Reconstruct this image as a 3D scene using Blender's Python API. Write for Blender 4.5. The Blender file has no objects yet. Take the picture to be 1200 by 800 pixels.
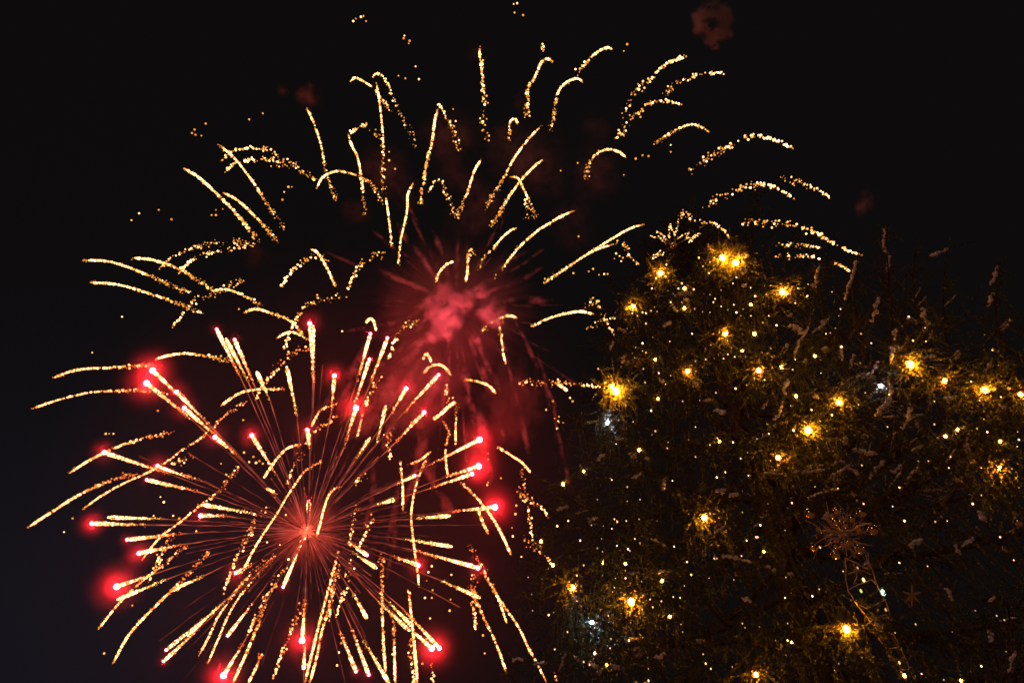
import bpy, math, random
import numpy as np
from mathutils import Vector, Matrix

R = math.radians
rng = np.random.default_rng(7)
random.seed(7)
scene = bpy.context.scene
COL = scene.collection

# ------------------------------------------------------------------ camera
PITCH = R(48.0)
CAM = np.array([0.0, 0.0, 1.6])
F = 800.0                                   # focal length in pixels of the 1200 x 800 frame (24 mm)
RIGHT = np.array([1.0, 0, 0])
FWD = np.array([0, math.cos(PITCH), math.sin(PITCH)])
UP = np.array([0, -math.sin(PITCH), math.cos(PITCH)])
cd = bpy.data.cameras.new('camera')
cd.lens = 24.0; cd.sensor_width = 36.0; cd.clip_start = 0.05; cd.clip_end = 3000
cam = bpy.data.objects.new('camera', cd); COL.objects.link(cam)
cam.location = CAM; cam.rotation_euler = (R(90) + PITCH, 0, 0)
scene.camera = cam

# ------------------------------------------------------------------ night sky
world = bpy.data.worlds.new('World'); scene.world = world; world.use_nodes = True
wn = world.node_tree; wn.nodes.clear()
def wnode(t, **k):
    n = wn.nodes.new(t)
    for a, b in k.items(): setattr(n, a, b)
    return n
wout = wnode('ShaderNodeOutputWorld'); wadd = wnode('ShaderNodeAddShader')
sky = wnode('ShaderNodeTexSky', sky_type='NISHITA', sun_disc=False)
sky.sun_elevation = R(-9); sky.sun_rotation = R(200)
bg1 = wnode('ShaderNodeBackground'); bg1.inputs['Strength'].default_value = 0.004
wn.links.new(sky.outputs[0], bg1.inputs['Color'])
tc = wnode('ShaderNodeTexCoord')
def sky_lobe(px, py, power):
    d = FWD + RIGHT * (px - 600) / F + UP * (400 - py) / F; d = d / np.linalg.norm(d)
    dot = wnode('ShaderNodeVectorMath', operation='DOT_PRODUCT'); dot.inputs[1].default_value = d
    wn.links.new(tc.outputs['Generated'], dot.inputs[0])
    mx = wnode('ShaderNodeMath', operation='MAXIMUM'); mx.inputs[1].default_value = 0
    wn.links.new(dot.outputs['Value'], mx.inputs[0])
    pw = wnode('ShaderNodeMath', operation='POWER'); pw.inputs[1].default_value = power
    wn.links.new(mx.outputs[0], pw.inputs[0]); return pw.outputs[0]
lobe = sky_lobe(90, 760, 24)
mixc = wnode('ShaderNodeMix', data_type='RGBA')
mixc.inputs[6].default_value = (0.0041, 0.0034, 0.0035, 1)     # black winter night with a little town glow
mixc.inputs[7].default_value = (0.0082, 0.0069, 0.0104, 1)     # lilac town glow low on one side
wn.links.new(lobe, mixc.inputs[0])
bg2 = wnode('ShaderNodeBackground'); bg2.inputs['Strength'].default_value = 1.0
wn.links.new(mixc.outputs[2], bg2.inputs['Color'])
wn.links.new(bg1.outputs[0], wadd.inputs[0]); wn.links.new(bg2.outputs[0], wadd.inputs[1])
wn.links.new(wadd.outputs[0], wout.inputs['Surface'])

# a very weak warm light from the town behind the camera (night stand-in for the sun)
sl = bpy.data.lights.new('town_light', 'SUN'); sl.energy = 0.21; sl.angle = R(12); sl.color = (1.0, 0.62, 0.50)
so = bpy.data.objects.new('town_light', sl); COL.objects.link(so)
so.rotation_euler = (R(62), 0, R(-32))

scene.view_settings.view_transform = 'Standard'; scene.view_settings.look = 'None'
scene.view_settings.exposure = 0; scene.view_settings.gamma = 1; scene.view_settings.use_curve_mapping = False
cy = scene.cycles
cy.max_bounces = 4; cy.diffuse_bounces = 2; cy.glossy_bounces = 3; cy.volume_bounces = 0; cy.transparent_max_bounces = 24
cy.sample_clamp_indirect = 1.0; cy.use_denoising = True; cy.use_light_tree = True
cy.volume_step_rate = 0.3; cy.volume_max_steps = 200; cy.caustics_reflective = False

def at(px, py, depth):
    """Point of the place seen at a pixel of the photograph, depth metres along the view axis."""
    px = np.asarray(px, float); py = np.asarray(py, float); depth = np.asarray(depth, float)
    d = FWD + RIGHT * ((px - 600) / F)[..., None] + UP * ((400 - py) / F)[..., None]
    return CAM + d * depth[..., None]

# ------------------------------------------------------------------ helpers
def tag(o, label=None, cat=None, group=None, kind=None):
    if label: o['label'] = label
    if cat: o['category'] = cat
    if group: o['group'] = group
    if kind: o['kind'] = kind
    return o
def empty(name, loc=(0, 0, 0)):
    o = bpy.data.objects.new(name, None); COL.objects.link(o); o.location = Vector(loc); o.empty_display_size = 0.1
    return o
def link(name, me, parent=None):
    o = bpy.data.objects.new(name, me); COL.objects.link(o)
    if parent is not None:
        o.parent = parent
        o.matrix_parent_inverse = Matrix.Translation(-Vector(parent.location)) if parent.parent is None else Matrix.Translation(-Vector(parent.location) * 0)
    return o

class MB:
    """Collects triangles and quads with an optional glow colour per vertex, links them as ONE mesh."""
    def __init__(s): s.v = []; s.f = []; s.c = []; s.m = []; s.n = 0
    def add(s, v, f, col=None, mi=0):
        v = np.asarray(v, np.float32).reshape(-1, 3); f = np.asarray(f, np.int32)
        s.v.append(v); s.f.append(f + s.n); s.m.append(np.full(len(f), mi, np.int32))
        c = np.zeros((len(v), 4), np.float32); c[:, 3] = 1
        if col is not None: c[:, :3] = col
        s.c.append(c); s.n += len(v)
    def build(s, name, mats, parent=None, smooth=False, glow=False):
        V = np.concatenate(s.v); C = np.concatenate(s.c)
        loops = np.concatenate([f.ravel() for f in s.f]); tot = np.concatenate([np.full(len(f), f.shape[1], np.int32) for f in s.f])
        off = Vector((0, 0, 0))
        if parent is None:
            lo = V.min(0); hi = V.max(0); o0 = np.array([(lo[0]+hi[0])/2, (lo[1]+hi[1])/2, lo[2]], np.float32)
            V = V - o0; off = Vector(o0.tolist())
        else:
            root = parent
            while root.parent is not None: root = root.parent
            V = V - np.array(root.location, np.float32)
        me = bpy.data.meshes.new(name)
        me.vertices.add(len(V)); me.vertices.foreach_set('co', V.astype(np.float32).ravel())
        me.loops.add(len(loops)); me.loops.foreach_set('vertex_index', loops)
        me.polygons.add(len(tot)); me.polygons.foreach_set('loop_start', np.concatenate([[0], np.cumsum(tot)[:-1]]).astype(np.int32))
        if not isinstance(mats, (list, tuple)): mats = [mats]
        for m in mats: me.materials.append(m)
        me.polygons.foreach_set('material_index', np.concatenate(s.m))
        if smooth: me.polygons.foreach_set('use_smooth', np.ones(len(tot), bool))
        if glow:
            a = me.attributes.new('glow', 'FLOAT_COLOR', 'POINT'); a.data.foreach_set('color', C.ravel())
        me.update(calc_edges=True); me.validate()
        o = bpy.data.objects.new(name, me); COL.objects.link(o)
        if parent is not None: o.parent = parent
        else: o.location = off
        return o

t_ = (1 + 5 ** .5) / 2
ICO_V = np.array([(-1,t_,0),(1,t_,0),(-1,-t_,0),(1,-t_,0),(0,-1,t_),(0,1,t_),(0,-1,-t_),(0,1,-t_),(t_,0,-1),(t_,0,1),(-t_,0,-1),(-t_,0,1)], np.float64)
ICO_V /= np.linalg.norm(ICO_V[0])
ICO_F = np.array([(0,11,5),(0,5,1),(0,1,7),(0,7,10),(0,10,11),(1,5,9),(5,11,4),(11,10,2),(10,7,6),(7,1,8),(3,9,4),(3,4,2),(3,2,6),(3,6,8),(3,8,9),(4,9,5),(2,4,11),(6,2,10),(8,6,7),(9,8,1)])
def subdiv(V, Fc):
    V = [tuple(v) for v in V]; cache = {}; out = []
    def mid(a, b):
        k = (min(a, b), max(a, b))
        if k not in cache:
            m = (np.array(V[a]) + np.array(V[b])); m /= np.linalg.norm(m); V.append(tuple(m)); cache[k] = len(V) - 1
        return cache[k]
    for a, b, c in Fc:
        x, y, z = mid(a, b), mid(b, c), mid(c, a)
        out += [(a, x, z), (b, y, x), (c, z, y), (x, y, z)]
    return np.array(V), np.array(out)
SPH_V, SPH_F = subdiv(ICO_V, ICO_F)
SPH2_V, SPH2_F = subdiv(SPH_V, SPH_F)
SPH3_V, SPH3_F = subdiv(SPH2_V, SPH2_F)

def balls(mb, P, r, col=None, mi=0, jag=0.0, T=(ICO_V, ICO_F)):
    P = np.asarray(P, float).reshape(-1, 3); n = len(P)
    if n == 0: return
    r = np.broadcast_to(np.asarray(r, float), (n,))
    V = P[:, None, :] + r[:, None, None] * T[0][None] * (1 + jag * rng.uniform(-1, 1, (n, len(T[0]), 1)))
    Fc = T[1][None] + (np.arange(n) * len(T[0]))[:, None, None]
    c = None
    if col is not None: c = np.repeat(np.broadcast_to(np.asarray(col, float), (n, 3)), len(T[0]), 0)
    mb.add(V.reshape(-1, 3), Fc.reshape(-1, 3), c, mi)

def frame(d):
    d = d / max(1e-9, np.linalg.norm(d)); a = np.array([0, 0, 1.0]) if abs(d[2]) < .9 else np.array([1.0, 0, 0])
    u = np.cross(d, a); u /= np.linalg.norm(u); return d, u, np.cross(d, u)
def tube(mb, P, r, sides=6, col=None, mi=0):
    P = np.asarray(P, float); n = len(P); r = np.broadcast_to(np.asarray(r, float), (n,))
    tan = np.gradient(P, axis=0); V = []; u = None
    for i in range(n):
        d = tan[i] / max(1e-9, np.linalg.norm(tan[i]))
        if u is None: _, u, w = frame(d)
        else:
            u = u - d * np.dot(u, d); u /= max(1e-9, np.linalg.norm(u)); w = np.cross(d, u)
        a = np.arange(sides) * 2 * math.pi / sides
        V.append(P[i] + r[i] * (np.cos(a)[:, None] * u + np.sin(a)[:, None] * w))
    V = np.concatenate(V); q = []
    for i in range(n - 1):
        for k in range(sides):
            q.append((i*sides+k, i*sides+(k+1) % sides, (i+1)*sides+(k+1) % sides, (i+1)*sides+k))
    c = None if col is None else (np.repeat(np.asarray(col, float), sides, 0) if np.ndim(col) == 2 else col)
    mb.add(V, q, c, mi)
    caps = [[k for k in range(sides)][::-1], [(n-1)*sides+k for k in range(sides)]]
    for cp in caps:
        cv = V[cp]; mb.add(np.vstack([cv, cv.mean(0)]), [(k, (k+1) % sides, sides) for k in range(sides)], None if c is None else (c if np.ndim(c) == 1 else np.vstack([c[cp], c[cp[:1]]])), mi)

def curve(pts, n):
    """Catmull-Rom through the points, n samples evenly spaced along it."""
    p = np.asarray(pts, float)
    if len(p) == 2: p = np.array([p[0], (p[0]+p[1])/2, p[1]])
    q = np.vstack([2*p[0]-p[1], p, 2*p[-1]-p[-2]]); out = []
    for i in range(1, len(q) - 2):
        t = np.linspace(0, 1, 16, endpoint=False)[:, None]
        a, b, c, d = q[i-1], q[i], q[i+1], q[i+2]
        out.append(.5*((2*b)+(-a+c)*t+(2*a-5*b+4*c-d)*t**2+(-a+3*b-3*c+d)*t**3))
    out = np.vstack(out + [p[-1:]])
    s = np.concatenate([[0], np.cumsum(np.linalg.norm(np.diff(out, axis=0), axis=1))])
    x = np.linspace(0, s[-1], n)
    return np.stack([np.interp(x, s, out[:, k]) for k in range(out.shape[1])], 1), s[-1]

# ------------------------------------------------------------------ materials
def mat(name): 
    m = bpy.data.materials.new(name); m.use_nodes = True; m.node_tree.nodes.clear(); return m
def nd(m, t, **k):
    n = m.node_tree.nodes.new(t)
    for a, b in k.items(): setattr(n, a, b)
    return n
def glow_mat(name, sampled=False):
    m = mat(name); o = nd(m, 'ShaderNodeOutputMaterial'); e = nd(m, 'ShaderNodeEmission'); a = nd(m, 'ShaderNodeAttribute', attribute_name='glow')
    m.node_tree.links.new(a.outputs['Color'], e.inputs['Color']); m.node_tree.links.new(e.outputs[0], o.inputs['Surface'])
    m.cycles.emission_sampling = 'FRONT' if sampled else 'NONE'
    return m
def emit_mat(name, col, strength, sampled=True):
    m = mat(name); o = nd(m, 'ShaderNodeOutputMaterial'); e = nd(m, 'ShaderNodeEmission')
    e.inputs['Color'].default_value = (*col, 1); e.inputs['Strength'].default_value = strength
    m.node_tree.links.new(e.outputs[0], o.inputs['Surface']); m.cycles.emission_sampling = 'FRONT' if sampled else 'NONE'
    return m
def surf_mat(name, c0, c1, scale, rough=.7, metal=0.0, bump=0.0, trans=0.0):
    m = mat(name); L = m.node_tree.links; o = nd(m, 'ShaderNodeOutputMaterial'); b = nd(m, 'ShaderNodeBsdfPrincipled')
    t = nd(m, 'ShaderNodeTexCoord'); n = nd(m, 'ShaderNodeTexNoise'); n.inputs['Scale'].default_value = scale; n.inputs['Detail'].default_value = 4
    L.new(t.outputs['Object'], n.inputs['Vector'])
    r = nd(m, 'ShaderNodeValToRGB'); r.color_ramp.elements[0].position = .35; r.color_ramp.elements[1].position = .65
    r.color_ramp.elements[0].color = (*c0, 1); r.color_ramp.elements[1].color = (*c1, 1)
    L.new(n.outputs['Fac'], r.inputs[0]); L.new(r.outputs[0], b.inputs['Base Color'])
    b.inputs['Roughness'].default_value = rough; b.inputs['Metallic'].default_value = metal
    if trans: b.inputs['Transmission Weight'].default_value = trans
    if bump:
        bp = nd(m, 'ShaderNodeBump'); bp.inputs['Strength'].default_value = bump; bp.inputs['Distance'].default_value = .01
        L.new(n.outputs['Fac'], bp.inputs['Height']); L.new(bp.outputs[0], b.inputs['Normal'])
    L.new(b.outputs[0], o.inputs['Surface']); return m
def vol_mat(name, col, density, het=None, radial=0.0):
    """Smoke: scattering only, lit by the stars and the added red lamp. het = (noise scale, low, high) makes it billow and thin out to the rim."""
    m = mat(name); L = m.node_tree.links; o = nd(m, 'ShaderNodeOutputMaterial'); v = nd(m, 'ShaderNodeVolumePrincipled')
    v.inputs['Color'].default_value = (*col, 1); v.inputs['Density'].default_value = density; v.inputs['Anisotropy'].default_value = 0.0
    if het:
        sc, lo, hi = het
        t = nd(m, 'ShaderNodeTexCoord'); n = nd(m, 'ShaderNodeTexNoise'); n.inputs['Scale'].default_value = sc; n.inputs['Detail'].default_value = 5; n.inputs['Roughness'].default_value = .6
        L.new(t.outputs['Object'], n.inputs['Vector'])
        if radial:                                                   # smoke drawn out into rays by the flying stars
            nm = nd(m, 'ShaderNodeVectorMath', operation='NORMALIZE'); L.new(t.outputs['Object'], nm.inputs[0])
            mx_ = nd(m, 'ShaderNodeMix', data_type='VECTOR'); mx_.inputs[0].default_value = radial
            L.new(t.outputs['Object'], mx_.inputs[4]); L.new(nm.outputs[0], mx_.inputs[5]); L.new(mx_.outputs[1], n.inputs['Vector'])
        ln = nd(m, 'ShaderNodeVectorMath', operation='LENGTH'); L.new(t.outputs['Object'], ln.inputs[0])
        fall = nd(m, 'ShaderNodeMapRange', interpolation_type='SMOOTHSTEP'); fall.inputs[1].default_value = 1.0; fall.inputs[2].default_value = .15
        L.new(ln.outputs['Value'], fall.inputs[0])
        ad = nd(m, 'ShaderNodeMath', operation='MULTIPLY_ADD'); ad.inputs[1].default_value = .55; L.new(fall.outputs[0], ad.inputs[0]); L.new(n.outputs['Fac'], ad.inputs[2])
        mr = nd(m, 'ShaderNodeMapRange', interpolation_type='SMOOTHSTEP'); mr.inputs[1].default_value = lo; mr.inputs[2].default_value = hi
        L.new(ad.outputs[0], mr.inputs[0])
        m1 = nd(m, 'ShaderNodeMath', operation='MULTIPLY'); L.new(mr.outputs[0], m1.inputs[0]); L.new(fall.outputs[0], m1.inputs[1])
        m2 = nd(m, 'ShaderNodeMath', operation='MULTIPLY'); m2.inputs[1].default_value = density; L.new(m1.outputs[0], m2.inputs[0])
        L.new(m2.outputs[0], v.inputs['Density'])
    L.new(v.outputs[0], o.inputs['Volume'])
    m.cycles.volume_sampling = 'MULTIPLE_IMPORTANCE'
    return m

def halo_mat(name, col, density, power=2.0, emit=None, noise=0.0):
    """Thin smoke or added bulb bloom, densest at the middle of a unit sphere and gone at its rim."""
    m = mat(name); L = m.node_tree.links; o = nd(m, 'ShaderNodeOutputMaterial'); v = nd(m, 'ShaderNodeVolumePrincipled')
    v.inputs['Color'].default_value = (*col, 1)
    t = nd(m, 'ShaderNodeTexCoord'); ln = nd(m, 'ShaderNodeVectorMath', operation='LENGTH'); L.new(t.outputs['Object'], ln.inputs[0])
    a = nd(m, 'ShaderNodeMath', operation='SUBTRACT', use_clamp=True); a.inputs[0].default_value = 1.0; L.new(ln.outputs['Value'], a.inputs[1])
    p = nd(m, 'ShaderNodeMath', operation='POWER'); p.inputs[1].default_value = power; L.new(a.outputs[0], p.inputs[0])
    q = nd(m, 'ShaderNodeMath', operation='MULTIPLY'); q.inputs[1].default_value = density; L.new(p.outputs[0], q.inputs[0]); L.new(q.outputs[0], v.inputs['Density'])
    if noise:                                                        # billows about a metre across
        g_ = nd(m, 'ShaderNodeNewGeometry'); n_ = nd(m, 'ShaderNodeTexNoise'); n_.inputs['Scale'].default_value = noise; n_.inputs['Detail'].default_value = 4; n_.inputs['Roughness'].default_value = .65
        L.new(g_.outputs['Position'], n_.inputs['Vector'])
        r_ = nd(m, 'ShaderNodeMapRange', interpolation_type='SMOOTHSTEP'); r_.inputs[1].default_value = .38; r_.inputs[2].default_value = .66; L.new(n_.outputs['Fac'], r_.inputs[0])
        w_ = nd(m, 'ShaderNodeMath', operation='MULTIPLY'); L.new(q.outputs[0], w_.inputs[0]); L.new(r_.outputs[0], w_.inputs[1]); L.new(w_.outputs[0], v.inputs['Density'])
    if emit:
        v.inputs['Emission Color'].default_value = (*emit[0], 1)
        e = nd(m, 'ShaderNodeMath', operation='MULTIPLY'); e.inputs[1].default_value = emit[1]; L.new(p.outputs[0], e.inputs[0]); L.new(e.outputs[0], v.inputs['Emission Strength'])
    L.new(v.outputs[0], o.inputs['Volume']); m.cycles.volume_sampling = 'MULTIPLE_IMPORTANCE'; return m
UNIT = {}
def halo(name, m, parent, r):
    if m.name not in UNIT:
        me = bpy.data.meshes.new(name); me.from_pydata(SPH2_V.tolist(), [], SPH2_F.tolist()); me.materials.append(m); UNIT[m.name] = me
    o = bpy.data.objects.new(name, UNIT[m.name]); COL.objects.link(o); o.parent = parent; o.scale = (r, r, r); return o

M_SPARK = glow_mat('glowing_sparks')
M_EMBER = glow_mat('dim_embers')
M_STAR = glow_mat('burning_star', True)
M_GLOWSMOKE = halo_mat('smoke_round_star', (1.0, .5, .55), .095, 3.0)
M_NEEDLE = surf_mat('spruce_needles', (.034, .045, .010), (.080, .088, .018), 9, .5)
M_BARK = surf_mat('spruce_bark', (.018, .012, .008), (.05, .032, .02), 14, .9, bump=.6)
M_SNOW = surf_mat('snow', (.50, .47, .45), (.72, .68, .66), 30, .8, bump=.4)
M_AMBER = emit_mat('amber_bulb_glow', (1.0, .335, .012), 340)
M_WARM = emit_mat('warm_bulb_glow', (1.0, .42, .035), 85)
M_FAIRY = emit_mat('fairy_bulb_glow', (1.0, .50, .24), 9)
M_FAIRYG = glow_mat('fairy_bulbs', True)
M_COLD = emit_mat('cold_bulb_glow', (.38, .58, 1.0), 300)
M_SOCKET = surf_mat('bulb_socket', (.012, .016, .012), (.02, .026, .02), 30, .5)
M_WIRE = surf_mat('green_cable', (.006, .010, .006), (.012, .018, .010), 40, .6)
M_GOLD = surf_mat('gold_bauble', (.70, .50, .15), (.82, .62, .22), 6, .05, 1.0)
M_TWIG = surf_mat('rose_gold_twig', (.46, .34, .28), (.66, .52, .44), 30, .35, .3)
M_GROUND = surf_mat('trodden_snow', (.50, .50, .53), (.72, .72, .75), 1.5, .9, bump=.5)

# ------------------------------------------------------------------ ground
g = MB(); N = 40
gx = np.linspace(-1, 1, N + 1); gx = np.sign(gx) * np.abs(gx) ** 2.2 * 1500
X, Y = np.meshgrid(gx, gx); Z = .04 * np.sin(X * 1.3) * np.cos(Y * .9) * np.exp(-(X**2 + Y**2) / 4000)
ii = np.arange(N)[:, None] * (N + 1) + np.arange(N)[None]
g.add(np.stack([X, Y, Z], -1).reshape(-1, 3), np.stack([ii, ii + 1, ii + N + 2, ii + N + 1], -1).reshape(-1, 4))
tag(g.build('ground', M_GROUND, smooth=True), kind='structure')

# ------------------------------------------------------------------ the spruce
TIP_D, TIP_AZ, TIP_H = 8.3, R(23.6), 13.6
AX = np.array([TIP_D * math.sin(TIP_AZ), TIP_D * math.cos(TIP_AZ)])
TOCAM = -AX / np.linalg.norm(AX); TORIGHT = np.array([-TOCAM[1], TOCAM[0]])
if TORIGHT[0] < 0: TORIGHT = -TORIGHT
RS, RR = [0, .6, 1.9, 3.4, 4.6, 6, 9, 13], [.08, .45, 1.15, 2.45, 3.3, 3.75, 4.2, 4.4]
LS, LR = [0, .6, 1.5, 2.4, 4.5, 6.3, 8.8, 13], [.08, .5, 1.05, 1.65, 2.35, 2.9, 3.5, 4.1]
def crown_r(h, dx, dy):
    s = np.clip(TIP_H - h, 0, 13); n = np.hypot(dx, dy) + 1e-6
    k = (dx * TORIGHT[0] + dy * TORIGHT[1]) / n * .5 + .5
    return np.interp(s, RS, RR) * k + np.interp(s, LS, LR) * (1 - k)
def on_tree(px, py, k=1.03):
    """Where the line of sight through a pixel meets the crown's outer surface (scaled by k)."""
    d = FWD + RIGHT * (px - 600) / F + UP * (400 - py) / F
    t = np.linspace(1.5, 14, 1500); P = CAM + t[:, None] * d
    dx, dy = P[:, 0] - AX[0], P[:, 1] - AX[1]; q = np.hypot(dx, dy) - crown_r(P[:, 2], dx, dy) * k
    q[P[:, 2] > TIP_H + .4] = 99
    i = np.where(q < 0)[0]; i = i[0] if len(i) else int(np.argmin(q))
    return P[i]

BULBS = [(847,302,3),(862,308,3),(774,320,2),(802,338,1),(742,359,2),(802,361,1),(880,357,1),(917,342,2),(850,391,2),(884,391,1),(806,435,2),(889,434,2),(955,417,1),(722,458,3),(718,453,2),(768,421,1),
 (983,471,3),(947,504,3),(912,536,2),(1067,427,3),(1154,457,3),(1196,462,2),(1172,549,2),(933,464,1),(684,552,1),(671,688,2),(740,705,3),(992,737,3),(886,790,2),(928,752,1),(660,567,1),(634,634,1),(648,662,1),(776,680,1),(697,765,1),
 (895,646,1),(843,517,1),(1126,797,1),(771,467,1),(749,527,1),(733,660,1),(916,430,1),(1107,446,2),(825,606,2),(1172,517,1),(1122,503,1),(1108,511,1),(707,659,1),(711,778,1),(785,722,1),
 (1032,452,4),(712,495,4),(694,729,4),(870,411,1),(1060,791,1)]
FAIRY = """768,318 780,324 781,310 819,302 837,302 832,307 824,312 831,320 865,315 799,332 795,338 813,339 832,345 783,341 789,344 791,346 799,354 786,354 836,354 853,363 863,366 871,362 860,357 880,370 868,370 880,337 896,335 898,345 863,325 859,332 845,359 823,365 832,366 814,362 753,366 757,367 763,364 767,360 770,365 741,367 747,370
815,423 827,421 837,420 848,420 861,418 893,413 903,408 910,381 894,378 985,362 983,370 979,385 973,390 968,391 962,437 929,433 952,447 896,445 884,443 875,451 839,460 862,455 927,475 915,479 899,497 901,508 894,510 887,514 943,494 930,504 961,493 975,486 1014,460 1006,474 1021,402 1070,399 1085,400 1065,371 1130,461 1148,469 1153,491 1173,465 1182,457 1157,506 1193,506 1194,515 1192,523 947,333 936,333 923,344 932,355 975,342 1154,392 1163,410 807,515 832,521 859,518 876,530
1004,586 1012,590 928,589 920,621 850,553 840,559 877,557 1088,540 1114,535 1150,548 1186,549 1054,571 1188,656 875,633 888,629 869,651 837,654 831,677 802,686 858,781 833,783 827,777 1080,789 1177,726 1106,796 868,537
653,616 666,610 707,616 717,619 723,611 734,610 749,608 680,633 700,642 706,646 706,674 733,668 724,672 721,677 720,688 718,693 713,698 705,691 736,643 744,631 775,704 789,699 797,700 790,712 739,729 753,715 765,711 762,702 713,721 716,748 624,715 643,720 619,676 623,696 691,778 760,783 760,797 681,709 611,652
701,432 741,414 745,407 753,411 753,402 744,419 728,430 754,432 756,448 763,481 725,492 717,503 722,520 783,518 782,525 725,444 654,493 708,454 845,340 901,370 940,395 1000,440 1040,500 1095,470 735,385 765,395 785,400 715,560 735,570 700,585 770,610 790,640 815,500 800,470 780,450 960,530 985,515 1010,545 955,570 900,590 870,600 1140,590 1110,610 1060,610 920,700 960,690 1010,770 1150,780 800,740 870,730 650,760 665,740"""
def extra_lights():
    out = []
    while len(out) < 95:
        x, y = rng.uniform(630, 1190), rng.uniform(320, 790)
        if x > 770 - (y - 300) * .32 and (x < 900 or rng.random() < .45): out.append((round(x), round(y)))
    return out
FL = [tuple(map(float, t.split(','))) for t in FAIRY.split()] + extra_lights()
def lampk(x, y, c): return .95 if (x, y) in ((1107,446),(825,606)) else 1.0 if c else 1.02

tree = empty('spruce_tree', (AX[0], AX[1], 0))
tag(tree, 'tall dark decorated spruce with snow on its boughs and lights all over it', 'christmas tree')
tb = MB(); hh = np.linspace(-.1, TIP_H - .25, 30)
tube(tb, np.stack([AX[0] + .03*np.sin(hh*1.1), AX[1] + .03*np.cos(hh*1.7), hh], 1), np.interp(hh, [0, 1, TIP_H], [.30, .23, .012]), 12)
tb.build('trunk', M_BARK, tree, smooth=True)

def needles(mb, P0, D, L, per_m=230, nl=.021, nw=.0052):
    """Needle-clad shoots: P0, D (unit), L arrays; thin needles set round each stem and pointing forward."""
    n = np.maximum(6, (L * per_m)).astype(int); idx = np.repeat(np.arange(len(L)), n); m = len(idx)
    u = rng.uniform(0, 1, m); d = D[idx]
    base = P0[idx] + d * (u * L[idx])[:, None]
    rnd = rng.normal(size=(m, 3)); side = rnd - d * (rnd * d).sum(1)[:, None]; side /= np.linalg.norm(side, axis=1)[:, None] + 1e-9
    out = d * .85 + side * .52; out /= np.linalg.norm(out, axis=1)[:, None]
    w = np.cross(out, rng.normal(size=(m, 3))); w /= np.linalg.norm(w, axis=1)[:, None] + 1e-9
    ln = (nl * rng.uniform(.7, 1.25, m) * (1 - .35 * u))[:, None]; w = w * nw * rng.uniform(.7, 1.2, m)[:, None]
    V = np.stack([base - w * .5, base + w * .5, base + out * ln * .6 + w * .45, base + out * ln, base + out * ln * .6 - w * .45], 1)
    f = np.array([[0, 1, 2, 3], [0, 3, 4, 0]])
    Fq = np.stack([np.arange(m) * 5, np.arange(m) * 5 + 1, np.arange(m) * 5 + 2, np.arange(m) * 5 + 3], 1)
    Ft = np.stack([np.arange(m) * 5, np.arange(m) * 5 + 3, np.arange(m) * 5 + 4], 1)
    mb.add(V.reshape(-1, 3), Fq, mi=0)
    k = mb.n - m * 5
    mb.f.append(Ft + k); mb.m.append(np.zeros(m, np.int32)); mb.v.append(np.zeros((0, 3), np.float32)); mb.c.append(np.zeros((0, 4), np.float32))

def sticks(mb, P0, P1, r0, r1, mi=1):
    n = len(P0); a = np.arange(3) * 2 * math.pi / 3; D = P1 - P0; D /= np.linalg.norm(D, axis=1)[:, None] + 1e-9
    A = np.where(np.abs(D[:, 2:3]) < .9, np.array([[0, 0, 1.]]), np.array([[1., 0, 0]])); U = np.cross(D, A); U /= np.linalg.norm(U, axis=1)[:, None]; W = np.cross(D, U)
    ring = U[:, None] * np.cos(a)[None, :, None] + W[:, None] * np.sin(a)[None, :, None]
    V = np.concatenate([P0[:, None] + ring * r0, P1[:, None] + ring * r1], 1)
    f = np.array([(0, 1, 4, 3), (1, 2, 5, 4), (2, 0, 3, 5)]); mb.add(V.reshape(-1, 3), (f[None] + (np.arange(n) * 6)[:, None, None]).reshape(-1, 4), mi=mi)

def snow_lump(mb, P, r):
    """A lumpy ridge of snow lying along a short path."""
    C, L = curve(P, max(4, int(np.linalg.norm(np.diff(np.asarray(P, float), axis=0), axis=1).sum() / (r * .8)) + 3))
    C = C + rng.normal(0, r * .38, C.shape); n = len(C)
    rr = r * rng.uniform(.35, 1.3, n) * (.55 + .45 * np.sin(np.linspace(.25, math.pi - .25, n)))
    C2, _ = curve(C, n * 2); rb = np.interp(np.linspace(0, 1, n * 2), np.linspace(0, 1, n), rr)
    V = SPH_V * np.array([1, 1, .8]); ang = rng.uniform(0, 6.28)
    balls(mb, C2 + rng.normal(0, r * .2, C2.shape), rb * rng.uniform(.75, 1.2, len(rb)), jag=.13, T=(V, SPH_F))

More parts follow.
